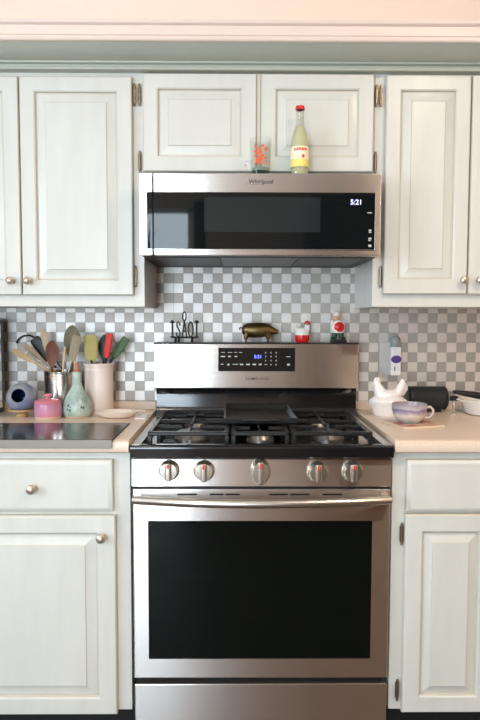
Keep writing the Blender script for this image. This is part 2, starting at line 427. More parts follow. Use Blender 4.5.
me.polygons.foreach_set('use_smooth', [True] * len(me.polygons)); me.set_sharp_from_angle(angle=.6)
OGL = bpy.data.materials.new('oven_glass'); OGL.use_nodes = True; nt = OGL.node_tree
pb = nt.nodes['Principled BSDF']; pb.inputs['Base Color'].default_value = (.004, .006, .005, 1); pb.inputs['Roughness'].default_value = .05; pb.inputs['Specular IOR Level'].default_value = .25
t_ = nt.nodes.new('ShaderNodeBsdfTransparent'); t_.inputs[0].default_value = (.55, .6, .55, 1); mx_ = nt.nodes.new('ShaderNodeMixShader'); mx_.inputs[0].default_value = .25
nt.links.new(pb.outputs[0], mx_.inputs[1]); nt.links.new(t_.outputs[0], mx_.inputs[2]); nt.links.new(mx_.outputs[0], nt.nodes['Material Output'].inputs[0])
obj('oven_window', box(NB(), WX0 + .0005, WX1 - .0005, YO + .0035, YO + .007, WZ0 + .0005, WZ1 - .0005), OGL, od)
# oven racks seen faintly behind the glass
for zr in (.36, .50):
    bm = NB()
    for y in (-.622, -.612): tube(bm, [(-.30, y, zr), (.30, y, zr)], .0025, 6)
    for k in range(15): tube(bm, [(-.28 + k * .04, -.624, zr + .004), (-.28 + k * .04, -.606, zr + .004)], .0015, 5)
    obj('oven_rack', bm, STEELP, od)
for x0, x1 in ((-.247, -.190), (-.152, -.112), (-.106, -.064), (.022, .077), (.083, .140), (.178, .236)):
    obj('vent_slot', box(NB(), x0, x1, YO - .0008, YO + .002, .7505, .7555, .0005), BLACKP, od)
# bowed handle
pts = [(-.372 + .744 * i / 24, -.664 - .040 * (1 - ((i - 12) / 12) ** 2), .7435) for i in range(25)]
hd = obj('handle', tube(NB(), pts, .0125, 16, ref=(0, 0, 1)), SATIN, od)
for x in (-.362, .362): obj('handle_mount', box(NB(), x - .012, x + .012, -.668, YO + .001, .732, .755, .004), SATIN, od)
# knob panel
obj('gap_strip', box(NB(), -.376, .376, -.622, -.60, .764, .780), BLACKP, rg)
kp = obj('knob_panel', prism_x(NB(), [(-.60, .7755), (YO - .0005, .7755), (YO - .0030, .7785), (YO + .0030, .8555), (YO + .0050, .8585), (-.60, .8585)], -.379, .379), STEEL, rg, smooth=25)
text('fine_print', '- - - -', GREY_INK, kp, (-.215, YO - .0004, .828), .006) if False else None
KN = mat('knob_satin', srgb(196, 188, 174), .22, .92)
KX = [(-.2705, .825), (-.1685, .824), (-.0040, .8225), (.1630, .8215), (.2650, .8225)]
for i, (x, z) in enumerate(KX):
    big = i == 2
    sz = 1.28 if big else 1.0
    bm = lathe(NB(), [(.0001, 0), (.0305, 0), (.0310, -.004), (.0295, -.007), (.0275, -.009), (.0265, -.020), (.0245, -.024), (0, -.0245)], (x, YO, z), 36, 'Y', sx=.95 if big else 1, sy=1.22 if big else 1)
    k = obj('knob', bm, KN, rg)
    hw, hh = .0085, (.033 if big else .0265)
    bm = NB(); box(bm, x - hw, x + hw, YO - .036, YO - .023, z - hh, z + hh, .004, 3); obj('grip', bm, KN, k)
    bm = NB(); box(bm, x - .0035, x + .0035, YO - .0368, YO - .035, z + hh * .45, z + hh * .90, .0004); obj('pointer_mark', bm, RED_INK, k)
# cooktop
bm = NB()
prism_x(bm, [(-.60, .862), (-.6500, .862), (-.6545, .866), (-.6550, .890), (-.6520, .8965), (-.6450, .9000), (-.628, .9000), (-.618, .892), (-.60, .889)], -.3815, .3815)
ck = obj('cooktop_front_rail', bm, ENAMEL, rg, smooth=35)
ct = obj('cooktop', rect_rings(NB(), -.3815, .3815, -.6010, -.105, [(0, 0), (0, 1)], close=False), ENAMEL, rg) if False else None
bm = NB(); box(bm, -.380, .380, -.602, -.10, .866, .886, .002)
ct = obj('cooktop', bm, ENAMEL, rg)
for s in (-1, 1):
    bm = NB(); box(bm, min(s * .3815, s * .352), max(s * .3815, s * .352), -.645, -.118, .8855, .9015, .003); obj('side_trim', bm, STEEL, rg)
# backguard
bg = obj('backguard', box(NB(), -.3785, .3785, -.128, -.05, 1.010, 1.1745, .003), STEEL, rg)
obj('top_cap', box(NB(), -.380, .380, -.130, -.048, 1.1742, 1.1795, .002), BLACKP, bg)
bm = prism_x(NB(), [(-.05, .886), (-.1265, .886), (-.124, .90), (-.112, .925), (-.106, .95), (-.106, .985), (-.112, 1.003), (-.124, 1.0098), (-.05, 1.0098)], -.3735, .3755)
obj('lower_panel', bm, ENAMEL, bg, smooth=50)
cp = obj('control_panel', box(NB(), -.1412, .1436, -.1305, -.126, 1.0735, 1.1605, .0015), BLACKG, bg)
BLUE = mat('blue_digits', srgb(120, 130, 255), .5, emit=srgb(90, 100, 255), estr=4)
text('range_logo', 'SAMSUNG', GREY_INK, bg, (.0025, -.1285, 1.0455), .0135, spacing=1.15, sx=1.25)
def legend(parent, y, items, m, name='control_print'):
    bm = NB()
    for x, z, w_, h_ in items: box(bm, x - w_ / 2, x + w_ / 2, y - .0004, y + .0004, z - h_ / 2, z + h_ / 2)
    return tag(obj(name, bm, m, parent, smooth=0), kind='stuff')
INKD = mat('dim_print', srgb(190, 192, 190), .5)
Lg = [(-.124, 1.1435, .014, .002), (-.098, 1.1435, .016, .002), (-.077, 1.1435, .011, .002), (-.058, 1.1435, .011, .002),
      (-.124, 1.1285, .016, .004), (-.100, 1.1285, .010, .005), (-.076, 1.1285, .010, .004),
      (-.127, 1.0995, .010, .003), (-.104, 1.0985, .008, .006), (-.078, 1.0995, .021, .0025), (-.055, 1.0990, .012, .005), (-.031, 1.0990, .014, .005), (-.008, 1.0990, .014, .005), (.014, 1.0990, .010, .006), (.035, 1.0990, .011, .002),
      (.118, 1.1275, .015, .0022), (.119, 1.0985, .010, .007)]
for x in (.034, .054, .073):
    for z in (1.1425, 1.1285, 1.1135): Lg.append((x, z, .003, .0045))
for x in (.054, .073): Lg.append((x, 1.0985, .003, .0045))
legend(cp, -.1308, Lg, INKD)
text('clock_digits', '5:21', BLUE, cp, (.0055, -.1309, 1.1275), .017)
# burners and grates
BURN = mat('burner_aluminium', (.22, .21, .20, 1), .32, .9)
def burner(x, y, r):
    b = obj('burner', lathe(NB(), [(0, .886), (r * 1.15, .886), (r * 1.15, .892), (r, .900), (r * .9, .906), (0, .906)], (x, y, 0), 28), BURN, rg)
    obj('burner_cap', lathe(NB(), [(0, .906), (r * .92, .906), (r * .95, .910), (r * .8, .914), (0, .915)], (x, y, 0), 28), IRON, b)
for x, y, r in ((-.215, -.475, .050), (-.215, -.235, .036), (0, -.50, .038), (.215, -.475, .046), (.215, -.235, .036)): burner(x, y, r)
def grate(x0, x1, y0, y1, fingers):
    bm = NB(); zt, zb, t = .930, .918, .0105
    def bar(xa, ya, xb, yb, wd=t, za=zb, zc=zt):
        if abs(xa - xb) < 1e-6: box(bm, xa - wd / 2, xa + wd / 2, min(ya, yb), max(ya, yb), za, zc, .0025, 1)
        else: box(bm, min(xa, xb), max(xa, xb), ya - wd / 2, ya + wd / 2, za, zc, .0025, 1)
    bar(x0, y0, x1, y0, .016); bar(x0, y1, x1, y1); bar(x0 + t / 2, y0, x0 + t / 2, y1, .014); bar(x1 - t / 2, y0, x1 - t / 2, y1, .014)
    ym = (y0 + y1) / 2; bar(x0, ym, x1, ym)
    for x in (x0 + t / 2, x1 - t / 2):
        for y in (y0, ym, y1): box(bm, x - .007, x + .007, y - .007, y + .007, .8865, zb + .002, .002, 1)
    xm = (x0 + x1) / 2
    for bx_, by in fingers:
        bar(xm, by - .028, xm, y0 if by < ym else ym, .009); bar(xm, by + .028, xm, ym if by < ym else y1, .009)
        bar(x0, by, xm - .028, by, .009); bar(x1, by, xm + .028, by, .009)
    return obj('grate', bm, IRON, rg, smooth=30)
grate(-.338, -.098, -.590, -.150, [(0, -.475), (0, -.235)])
grate(-.088, .082, -.590, -.150, [(0, -.50)])
grate(.092, .332, -.590, -.150, [(0, -.475), (0, -.235)])
# griddle plate resting on the centre grate
gp = thing('griddle_plate', 'black cast iron griddle plate with raised rim on the centre grate', 'griddle', (.003, -.30, .930))
bm = rect_rings(NB(), 0, 1, 0, 1, [(0, 0), (0, 1)]) if False else NB()
def plate_z(bm, x0, x1, y0, y1, rings):
    prev = None
    for d, z in rings:
        cur = ring(bm, [(x0 + d, y0 + d, z), (x1 - d, y0 + d, z), (x1 - d, y1 - d, z), (x0 + d, y1 - d, z)])
        if prev: bridge(bm, prev, cur)
        else: cap(bm, cur)
        prev = cur
    cap(bm, prev); return bm
plate_z(bm, -.115, .122, -.475, -.135, [(.010, .9305), (.002, .936), (0, .950), (.002, .9525), (.006, .9525), (.010, .949), (.018, .938)])
obj('pan', bm, mat('griddle_black', (.02, .02, .02, 1), .28), gp, smooth=30)
for y0, y1 in ((-.490, -.474), (-.136, -.120)):
    bm = NB(); box(bm, -.055, .062, y0, y1, .944, .950, .002); obj('end_handle', bm, IRON, gp)

# ---------------------------------------------------------------- over-the-range microwave
mw = thing('microwave', 'low stainless over-the-range microwave with long black glass door', 'microwave', (0, -.22, 1.4647))
YM = -.4576
obj('body', box(NB(), -.377, .377, -.43, -.006, 1.4655, 1.7190, .003), DARK, mw)
WX = (-.379, -.3375, .379)
md = obj('door', box(NB(), -.3345, .379, YM, -.43, 1.4655, 1.7200, .003), STEEL, mw)
lt = obj('hinge_side_trim', box(NB(), -.379, -.3375, YM, -.43, 1.4655, 1.7200, .003), STEEL, mw)
MGL = mat('microwave_glass', (.004, .006, .007, 1), .03, spec=.4)
gl = obj('door_glass', box(NB(), -.3345, .3590, YM - .0015, YM + .001, 1.4850, 1.6615, .001), MGL, md)
obj('side_glass', box(NB(), -.3560, -.3375, YM - .0015, YM + .001, 1.4850, 1.6615, .001), MGL, lt)
obj('viewing_screen', box(NB(), -.176, .188, YM - .0019, YM - .0005, 1.538, 1.6465, .0003), mat('screen_mesh', (.016, .022, .023, 1), .06, spec=.4), gl)
bm = NB(); box(bm, .3590, .3612, YM - .0022, YM + .001, 1.4835, 1.6625, .0005); box(bm, -.3345, .3612, YM - .0022, YM + .001, 1.4828, 1.4850, .0005)
obj('glass_edge_trim', bm, STEELP, md)
obj('door_seam', box(NB(), .3265, .3275, YM - .0006, YM + .001, 1.662, 1.7185), STEELP, md)
obj('door_seam', box(NB(), .3265, .3275, YM - .0006, YM + .001, 1.4665, 1.4828), STEELP, md)
text('microwave_logo', 'Whirlpool', GREY_INK, md, (.0013, YM - .0004, 1.694), .0185)
bm = NB(); tube(bm, [(-.012 + .035 * math.cos(a), YM - .0006, 1.6915 + .006 * math.sin(a)) for a in [PI * 1.15 + i * .16 for i in range(12)]], .0005, 5)
obj('logo_swoosh', bm, mat('gold_print', srgb(150, 120, 70), .4, .5), md)
MDG = mat('white_digits', srgb(210, 215, 255), .5, emit=srgb(200, 208, 255), estr=1.6)
text('clock_digits', '5:21', MDG, gl, (.3000, YM - .0021, 1.631), .022)
legend(gl, YM - .0018, [(.3420, 1.599, .014, .003), (.3445, 1.544, .008, .005), (.3445, 1.538, .008, .003), (.3445, 1.519, .009, .005), (.3435, 1.513, .008, .003), (.3445, 1.4965, .009, .007)], INKD)
# underside: filters, lamp lens
for x0, x1 in ((-.34, -.13), (.13, .34)):
    obj('grease_filter', box(NB(), x0, x1, -.40, -.12, 1.4635, 1.4660, .0008), mat('filter_grey', (.03, .03, .03, 1), .4, .3), mw)
obj('vent_panel', box(NB(), -.125, .125, -.41, -.10, 1.4630, 1.4660, .0008), mat('vent_grey', (.05, .05, .05, 1), .35, .3), mw)

# ---------------------------------------------------------------- on the microwave: soda bottle and printed glass
GLS = bpy.data.materials.new('thin_clear_glass'); GLS.use_nodes = True
nt = GLS.node_tree; nt.nodes.clear()
o_ = nt.nodes.new('ShaderNodeOutputMaterial'); mx_ = nt.nodes.new('ShaderNodeMixShader'); t_ = nt.nodes.new('ShaderNodeBsdfTransparent'); g_ = nt.nodes.new('ShaderNodeBsdfGlossy'); lw_ = nt.nodes.new('ShaderNodeLayerWeight'); pw_ = nt.nodes.new('ShaderNodeMath'); pw_.operation = 'MULTIPLY'; pw_.inputs[1].default_value = .35
lw_.inputs[0].default_value = .35; g_.inputs['Roughness'].default_value = .03; t_.inputs[0].default_value = (.97, .985, .975, 1)
nt.links.new(lw_.outputs['Facing'], pw_.inputs[0]); nt.links.new(pw_.outputs[0], mx_.inputs[0]); nt.links.new(t_.outputs[0], mx_.inputs[1]); nt.links.new(g_.outputs[0], mx_.inputs[2]); nt.links.new(mx_.outputs[0], o_.inputs[0])
LEM = mat('lemon_soda', srgb(236, 230, 188), .1, trans=.45, ior=1.34)
sb = thing('soda_bottle', 'clear glass bottle of pale yellow soda with red cap on the microwave', 'bottle', (.1270, -.405, 1.7202))
bc = (.1270, -.405, 1.7202)
prof = [(0, 0), (.026, 0), (.0285, .004), (.0288, .02), (.0288, .105), (.0275, .120), (.0225, .142), (.0165, .158), (.0135, .175), (.0125, .205), (.0135, .207), (.0135, .211), (.0125, .213), (.0118, .214)]
obj('glass_body', lathe(NB(), prof + [(.0112, .214), (.0112, .175), (.014, .158), (.020, .142), (.025, .120), (.0265, .105), (.0265, .006), (0, .005)], bc, 32), GLS, sb)
obj('soda', lathe(NB(), [(0, .0056), (.0262, .0062), (.0262, .105), (.0247, .120), (.0197, .142), (.0137, .158), (0, .158)], bc, 28), LEM, sb)
LBL = mat('bottle_label', srgb(244, 240, 220), .5, col2=srgb(242, 232, 176), nscale=40)
lb = obj('label', lathe(NB(), [(.0290, .028), (.0294, .028), (.0294, .092), (.0290, .092), (.0290, .028)], bc, 32), LBL, sb)
obj('yellow_band', lathe(NB(), [(.0294, .0285), (.0298, .0285), (.0298, .052), (.0294, .052), (.0294, .0285)], bc, 32), mat('label_yellow', srgb(238, 220, 120), .5), lb)
bm = NB()
for k in range(9):
    a = -PI / 2 + (k - 4) * .17; x, y = .0296 * math.cos(a), .0296 * math.sin(a)
    h_ = .004 if k % 3 else .005
    box(bm, bc[0] + x - .0017, bc[0] + x + .0017, bc[1] + y - .0004, bc[1] + y + .0008, bc[2] + .082 - h_, bc[2] + .082 + h_)
ball(bm, (bc[0] + .008, bc[1] - .0285, bc[2] + .060), .005, .0015, .006, 8)
tag(obj('label_print', bm, RED_INK, lb), kind='stuff')
obj('cap', lathe(NB(), [(.0115, .2105), (.0152, .2105), (.0150, .217), (.0135, .2215), (0, .2225)], bc, 24), mat('cap_red', srgb(206, 44, 36), .35), sb)
dg_ = thing('drinking_glass', 'clear drinking glass with orange print and side handle on the microwave', 'glass', (.002, -.405, 1.7202))
gc = (.002, -.405, 1.7202)
obj('tumbler', lathe(NB(), [(0, 0), (.029, 0), (.031, .004), (.0325, .03), (.0325, .06), (.0345, .118), (.0330, .118), (.0305, .06), (.0300, .016), (0, .012)], gc, 32), GLS, dg_)
bm = NB()
for k in range(44):
    a = -PI / 2 + random.uniform(-.62, .62); z = random.uniform(.034, .092)
    ball(bm, (gc[0] + .0332 * math.cos(a), gc[1] + .0332 * math.sin(a), gc[2] + z), random.uniform(.0025, .0052), .0008, random.uniform(.002, .0045), 8)
obj('glass_base', lathe(NB(), [(0, .0121), (.0290, .0161), (.0292, .026), (0, .022)], gc, 28), mat('green_glass_base', srgb(176, 196, 182), .05, trans=.6), dg_)
tag(obj('orange_print', bm, mat('orange_print', srgb(226, 96, 52), .5), dg_), kind='stuff')
bm = tube(NB(), [(gc[0] - .030, gc[1] - .006, gc[2] + .046), (gc[0] - .046, gc[1] - .008, gc[2] + .046), (gc[0] - .050, gc[1] - .008, gc[2] + .030), (gc[0] - .044, gc[1] - .008, gc[2] + .014), (gc[0] - .029, gc[1] - .006, gc[2] + .010)], .005, 10)
obj('glass_handle', bm, GLS, dg_)

# ---------------------------------------------------------------- on the backguard
ZT = 1.1796; YT = -.09
IRONB = mat('wrought_iron', (.012, .012, .013, 1), .4)
sg = thing('letter_sign', 'small black wrought iron letter sign with ring finial on the range backguard', 'sign', (-.270, YT, ZT))
bm = NB(); tube(bm, [(-.317, YT, ZT + .018), (-.222, YT, ZT + .018)], .0035, 8)
for x in (-.302, -.290, -.240): tube(bm, [(x, YT - .012, ZT + .002), (x, YT, ZT + .017)], .0045, 8); ball(bm, (x, YT - .012, ZT + .0055), .0055, seg=8)
obj('stand', bm, IRONB, sg)
def letter(name, build): bm = NB(); build(bm); obj(name, bm, IRONB, sg)
def I_(x):
    def f(bm):
        tube(bm, [(x, YT, ZT + .016), (x, YT, ZT + .076)], .0035, 8)
        tube(bm, [(x - .008, YT, ZT + .020), (x + .008, YT, ZT + .020)], .003, 8); tube(bm, [(x - .008, YT, ZT + .074), (x + .008, YT, ZT + .074)], .003, 8)
        ball(bm, (x, YT, ZT + .076), .0075, .006, .0065, 10)
    return f
letter('letter_i', I_(-.3145)); letter('letter_i', I_(-.2235))
letter('letter_s', lambda bm: tube(bm, [(-.286, YT, ZT + .062), (-.288, YT, ZT + .073), (-.293, YT, ZT + .077), (-.298, YT, ZT + .071), (-.297, YT, ZT + .060), (-.291, YT, ZT + .048), (-.286, YT, ZT + .036), (-.287, YT, ZT + .025), (-.293, YT, ZT + .020), (-.299, YT, ZT + .026), (-.300, YT, ZT + .036)], .0028, 8, ref=(0, 1, 0)))
def A_(bm):
    tube(bm, [(-.278, YT, ZT + .019), (-.2695, YT, ZT + .080)], .003, 8); tube(bm, [(-.261, YT, ZT + .019), (-.2695, YT, ZT + .080)], .003, 8)
    tube(bm, [(-.275, YT, ZT + .042), (-.264, YT, ZT + .042)], .0025, 8)
    tube(bm, [(-.2695 + .0065 * math.sin(a), YT, ZT + .097 - .0165 * math.cos(a)) for a in [i * PI / 8 for i in range(17)]], .0026, 8, ref=(0, 1, 0))
letter('letter_a', A_)
letter('letter_o', lambda bm: tube(bm, [(-.246 + .0085 * math.sin(a), YT, ZT + .048 - .028 * math.cos(a)) for a in [i * PI / 10 for i in range(21)]], .0028, 8, ref=(0, 1, 0)))

BRASS = mat('aged_brass', srgb(150, 126, 82), .38, .9, col2=srgb(112, 92, 58), nscale=18)
pg = thing('pig_figurine', 'aged brass pig figurine standing on the range backguard', 'figurine', (.012, YT, ZT))
bm = NB()
loft(bm, [(-.066, .046, .004, .006), (-.063, .046, .014, .016), (-.052, .046, .022, .024), (-.035, .046, .026, .0275), (-.010, .046, .027, .0285), (.016, .047, .0255, .027), (.034, .048, .021, .022), (.046, .046, .0165, .0175), (.056, .042, .0115, .0125), (.064, .040, .0085, .0092), (.071, .039, .008, .008), (.072, .039, .005, .005)], (.012, YT, ZT), 1, 20)
obj('body', bm, BRASS, pg)
for x, dx in ((-.046, -.006), (.030, .004)):
    for s in (-1, 1):
        obj('leg', tube(NB(), [(.012 + x, YT + s * .013, ZT + .034), (.012 + x + dx, YT + s * .014, ZT + .014), (.012 + x + dx * .6, YT + s * .014, ZT + .0002)], [.0125, .0075, .0065], 10), BRASS, pg)
for s in (-1, 1): obj('ear', tube(NB(), [(.048, YT + s * .010, ZT + .060), (.054, YT + s * .016, ZT + .062), (.062, YT + s * .017, ZT + .056)], [.004, .007, .001], 8, flat=.5), BRASS, pg)
obj('tail', tube(NB(), [(-.052, YT, ZT + .050), (-.058, YT, ZT + .057), (-.063, YT + .003, ZT + .053), (-.060, YT + .005, ZT + .046)], .0028, 8), BRASS, pg)

WGL = mat('white_glaze', srgb(236, 232, 226), .25); REDG = mat('red_glaze', srgb(206, 30, 28), .25)
hn = thing('hen_shaker', 'white ceramic hen with red comb and red base on the range backguard', 'figurine', (.173, YT, ZT))
hc = (.173, YT, ZT)
obj('red_base', lathe(NB(), [(0, 0), (.021, 0), (.026, .006), (.0275, .020), (.0270, .028), (0, .028)], hc, 24, sy=.8), REDG, hn)
bm = lathe(NB(), [(.0268, .0275), (.0275, .034), (.025, .046), (.018, .054), (0, .057)], hc, 24, sy=.8)
tube(bm, [(hc[0] + .010, hc[1], hc[2] + .035), (hc[0] + .018, hc[1], hc[2] + .052), (hc[0] + .020, hc[1], hc[2] + .066), (hc[0] + .019, hc[1], hc[2] + .073)], [.017, .012, .0095, .005], 14)
tube(bm, [(hc[0] - .012, hc[1], hc[2] + .040), (hc[0] - .024, hc[1], hc[2] + .054), (hc[0] - .027, hc[1], hc[2] + .060)], [.014, .008, .002], 10)
obj('body', bm, WGL, hn)
obj('comb', tube(NB(), [(hc[0] + .008, hc[1], hc[2] + .066), (hc[0] + .012, hc[1], hc[2] + .076), (hc[0] + .020, hc[1], hc[2] + .079), (hc[0] + .027, hc[1], hc[2] + .073), (hc[0] + .028, hc[1], hc[2] + .062)], [.002, .0035, .004, .0035, .002], 8, ref=(0, 1, 0)), REDG, hn)
obj('beak', tube(NB(), [(hc[0] + .026, hc[1], hc[2] + .062), (hc[0] + .034, hc[1], hc[2] + .060)], [.003, .0005], 8), mat('beak_orange', srgb(224, 150, 60), .4), hn)

fg = thing('chef_figurine', 'little figurine in red apron and green trousers on a black base', 'figurine', (.307, YT, ZT))
fc = Vector((.307, YT, ZT))
GRN = mat('dark_green_glaze', srgb(30, 62, 44), .3); SKIN = mat('figurine_skin', srgb(214, 168, 140), .45)
obj('base', box(NB(), .279, .338, YT - .018, YT + .018, ZT, ZT + .011, .002), BLACKP, fg)
bm = NB()
for s in (-1, 1):
    tube(bm, [(fc.x + s * .009, YT, ZT + .045), (fc.x + s * .013, YT - .002, ZT + .028), (fc.x + s * .014, YT - .004, ZT + .016)], [.011, .010, .009], 10)
    ball(bm, (fc.x + s * .018, YT - .010, ZT + .0165), .011, .010, .006, 10)
obj('trousers', bm, GRN, fg)
bm = lathe(NB(), [(0, .036), (.021, .036), (.0265, .046), (.025, .062), (.019, .076), (.010, .084), (0, .085)], fc, 20, sy=.8)
for s, e in ((-1, (-.024, -.012, .084)), (1, (.020, -.014, .056))):
    tube(bm, [(fc.x + s * .014, YT, ZT + .074), (fc.x + s * .023, YT - .006, ZT + .066), (fc.x + e[0], YT + e[1], ZT + e[2])], [.0075, .0065, .005], 10)
obj('jacket', bm, WGL, fg)
bm = NB(); ball(bm, (fc.x + .003, YT - .016, ZT + .058), .020, .008, .019, 14); obj('apron', bm, REDG, fg)
hdc = (fc.x - .006, YT - .003, ZT + .094)
bm = NB(); ball(bm, hdc, .0125, .0125, .0135, 14); ball(bm, (hdc[0] - .003, hdc[1] - .0125, hdc[2] - .001), .003, .003, .003, 8)
for s in (-1, 1): ball(bm, (hdc[0] + s * .0125, hdc[1], hdc[2]), .002, .003, .004, 6)
obj('head', bm, SKIN, fg)
bm = NB()
for s in (-1, 1): ball(bm, (hdc[0] - .002 + s * .005, hdc[1] - .0115, hdc[2] + .003), .0012, seg=6)
obj('eyes', bm, BLACKP, fg)
bm = lathe(NB(), [(.0105, .004), (.0125, .006), (.0120, .010), (.0145, .014), (.0135, .019), (.007, .022), (0, .0225)], hdc, 16)
obj('hat', bm, mat('hat_cream', srgb(232, 220, 210), .5), fg)

# ---------------------------------------------------------------- left worktop
ZW = .9142
# glass hob panel
hb = thing('glass_hob', 'black glass hob panel with steel front rim set at the worktop edge', 'hob', (-.75, -.51, ZW))
obj('glass_top', box(NB(), -1.08, -.4350, -.6500, -.362, ZW + .0002, .9170, .001), mat('hob_glass', (.03, .031, .032, 1), .15, spec=.8), hb)
bm = NB(); box(bm, -1.08, -.4330, -.6570, -.6505, .8925, .9165, .0015); obj('front_rim', bm, mat('rim_steel', (.26, .23, .20, 1), .5, 1), hb)
obj('side_rim', box(NB(), -.4348, -.4310, -.6500, -.360, ZW + .0003, .9172, .0005), DARK, hb)
obj('back_rim', box(NB(), -1.08, -.4350, -.3618, -.358, ZW + .0003, .9172, .0005), DARK, hb)

# salt pig
sp = thing('salt_pig', 'blue glazed round salt pig with open mouth on a tan foot', 'jar', (-.846, -.200, ZW))
c0 = Vector((-.846, -.200, .982)); R0 = .054
ax = Vector((.05, -.93, .30)).normalized(); e1 = ax.cross(Vector((0, 0, 1))).normalized(); e2 = e1.cross(ax)
bm = NB(); prev = None
th0 = .56
ths = [th0 + (PI - th0) * i / 16 for i in range(17)]
prof3 = [(R0 * .86, t) for t in reversed([th0 + (PI - th0) * i / 10 for i in range(11)])] + [(R0 * .93, th0 - .04)] + [(R0, t) for t in ths]
for r, t in prof3:
    if abs(t - PI) < 1e-6: pts = [c0 - ax * r]
    else: pts = [c0 + ax * r * math.cos(t) + r * math.sin(t) * (e1 * math.cos(2 * PI * k / 28) + e2 * math.sin(2 * PI * k / 28)) for k in range(28)]
    pts = [Vector((p.x, p.y, max(p.z, .942 if r > R0 * .9 else .946))) for p in pts]
    cur = ring(bm, pts); inner = r < R0 * .9
    if prev:
        if len(prev) == 1:
            for k in range(28): bm.faces.new((prev[0], cur[k], cur[(k + 1) % 28])).material_index = 1
        elif len(cur) == 1:
            for k in range(28): bm.faces.new((cur[0], prev[k], prev[(k + 1) % 28]))
        else: bridge(bm, prev, cur, 1 if inner else 0)
    prev = cur
BLUEG = mat('blue_grey_glaze', srgb(112, 124, 152), .25, col2=srgb(150, 156, 160), nscale=14)
obj('pot', bm, [BLUEG, mat('cobalt_glaze', srgb(26, 42, 86), .12)], sp, smooth=50)
obj('foot', lathe(NB(), [(0, 0), (.020, 0), (.022, .004), (.019, .012), (.030, .018), (.047, .023), (.046, .028), (0, .0285)], (-.846, -.200, ZW), 28), mat('tan_clay', srgb(186, 152, 110), .5), sp)

PINK = mat('pink_glaze', srgb(206, 142, 158), .22, col2=srgb(184, 128, 164), nscale=16)
pj = thing('pink_jar', 'small pink glazed lidded jar beside the blue salt pig', 'jar', (-.742, -.235, ZW)); jc = (-.742, -.235, ZW)
obj('pot', lathe(NB(), [(0, 0), (.040, 0), (.044, .004), (.0475, .012), (.0485, .030), (.0475, .048), (.0455, .054), (.042, .054), (.042, .010), (0, .008)], jc, 32), PINK, pj)
obj('base_band', lathe(NB(), [(.0400, .0002), (.0445, .0006), (.0468, .0085), (.0440, .0085), (.0400, .0002)], jc, 32), mat('pale_clay', srgb(216, 190, 160), .5), pj)
ld = obj('lid', lathe(NB(), [(0, .0545), (.0470, .0545), (.0475, .058), (.042, .064), (.026, .069), (.012, .071), (.010, .0715), (0, .072)], jc, 32), mat('pink_lid', srgb(208, 128, 142), .22), pj)
obj('lid_knob', lathe(NB(), [(0, .070), (.010, .071), (.009, .075), (.0155, .080), (.0145, .085), (.006, .088), (0, .088)], jc, 20), MATS['pink_lid'], ld)

VG = mat('celadon_glaze', srgb(184, 202, 190), .2, col2=srgb(142, 164, 154), nscale=22)
vs = thing('bottle_vase', 'pale green glazed bottle vase with narrow neck and brown stopper', 'vase', (-.647, -.200, ZW)); vc = (-.647, -.200, ZW)
obj('body', lathe(NB(), [(0, 0), (.040, 0), (.0465, .006), (.0515, .022), (.0515, .038), (.047, .056), (.036, .078), (.024, .098), (.0180, .114), (.0160, .130), (.0155, .150), (.0175, .162), (.0165, .1625), (.0135, .162), (.0135, .130), (0, .126)], vc, 32), VG, vs)
obj('bare_foot', lathe(NB(), [(.036, .0002), (.0425, .0003), (.0478, .0065), (.045, .0065), (.036, .0002)], vc, 32), MATS['pale_clay'], vs)
bm = NB()
for k in range(7):
    a = -PI / 2 + random.uniform(-.5, .7); z = random.uniform(.022, .058); r = .0515 if z < .042 else .0515 - (z - .042) * .42
    ball(bm, (vc[0] + r * math.cos(a), vc[1] + r * math.sin(a), vc[2] + z), random.uniform(.002, .005), .0012, random.uniform(.002, .005), 8)
tag(obj('dark_specks', bm, mat('speck_dark', srgb(54, 74, 70), .3), vs), kind='stuff')
obj('stopper', lathe(NB(), [(0, .150), (.0128, .150), (.0128, .164), (.0115, .168), (.0075, .176), (.0085, .188), (.005, .196), (0, .197)], vc, 18), mat('stopper_brown', srgb(176, 118, 82), .45), vs)

st = thing('steel_crock', 'polished stainless steel utensil crock behind the pink jar', 'crock', (-.728, -.098, ZW)); tc_ = Vector((-.728, -.098, ZW))
obj('cylinder', lathe(NB(), [(0, 0), (.0640, 0), (.0655, .002), (.0655, .148), (.0675, .152), (.0675, .156), (.0650, .157), (.0640, .155), (.0640, .004), (0, .003)], tc_, 40), mat('crock_steel', (.68, .63, .57, 1), .24, 1), st)
for z in (.012, .136): obj('band', lathe(NB(), [(.0654, z), (.0664, z + .001), (.0664, z + .004), (.0654, z + .005), (.0654, z)], tc_, 40), STEELP, st)
CREAM = mat('cream_glaze', srgb(236, 220, 210), .35)
cc = thing('ceramic_crock', 'tall cream ceramic utensil crock with flared rim', 'crock', (-.5885, -.105, ZW)); ccv = Vector((-.5885, -.105, ZW))
obj('cylinder', lathe(NB(), [(0, 0), (.050, 0), (.0525, .003), (.0525, .165), (.0535, .176), (.0575, .183), (.0575, .187), (.055, .188), (.0485, .180), (.0475, .170), (.0475, .006), (0, .005)], ccv, 36), CREAM, cc)
obj('rim_band', lathe(NB(), [(.0524, .158), (.0534, .160), (.0524, .162), (.0520, .160), (.0524, .158)], ccv, 36), CREAM, cc)

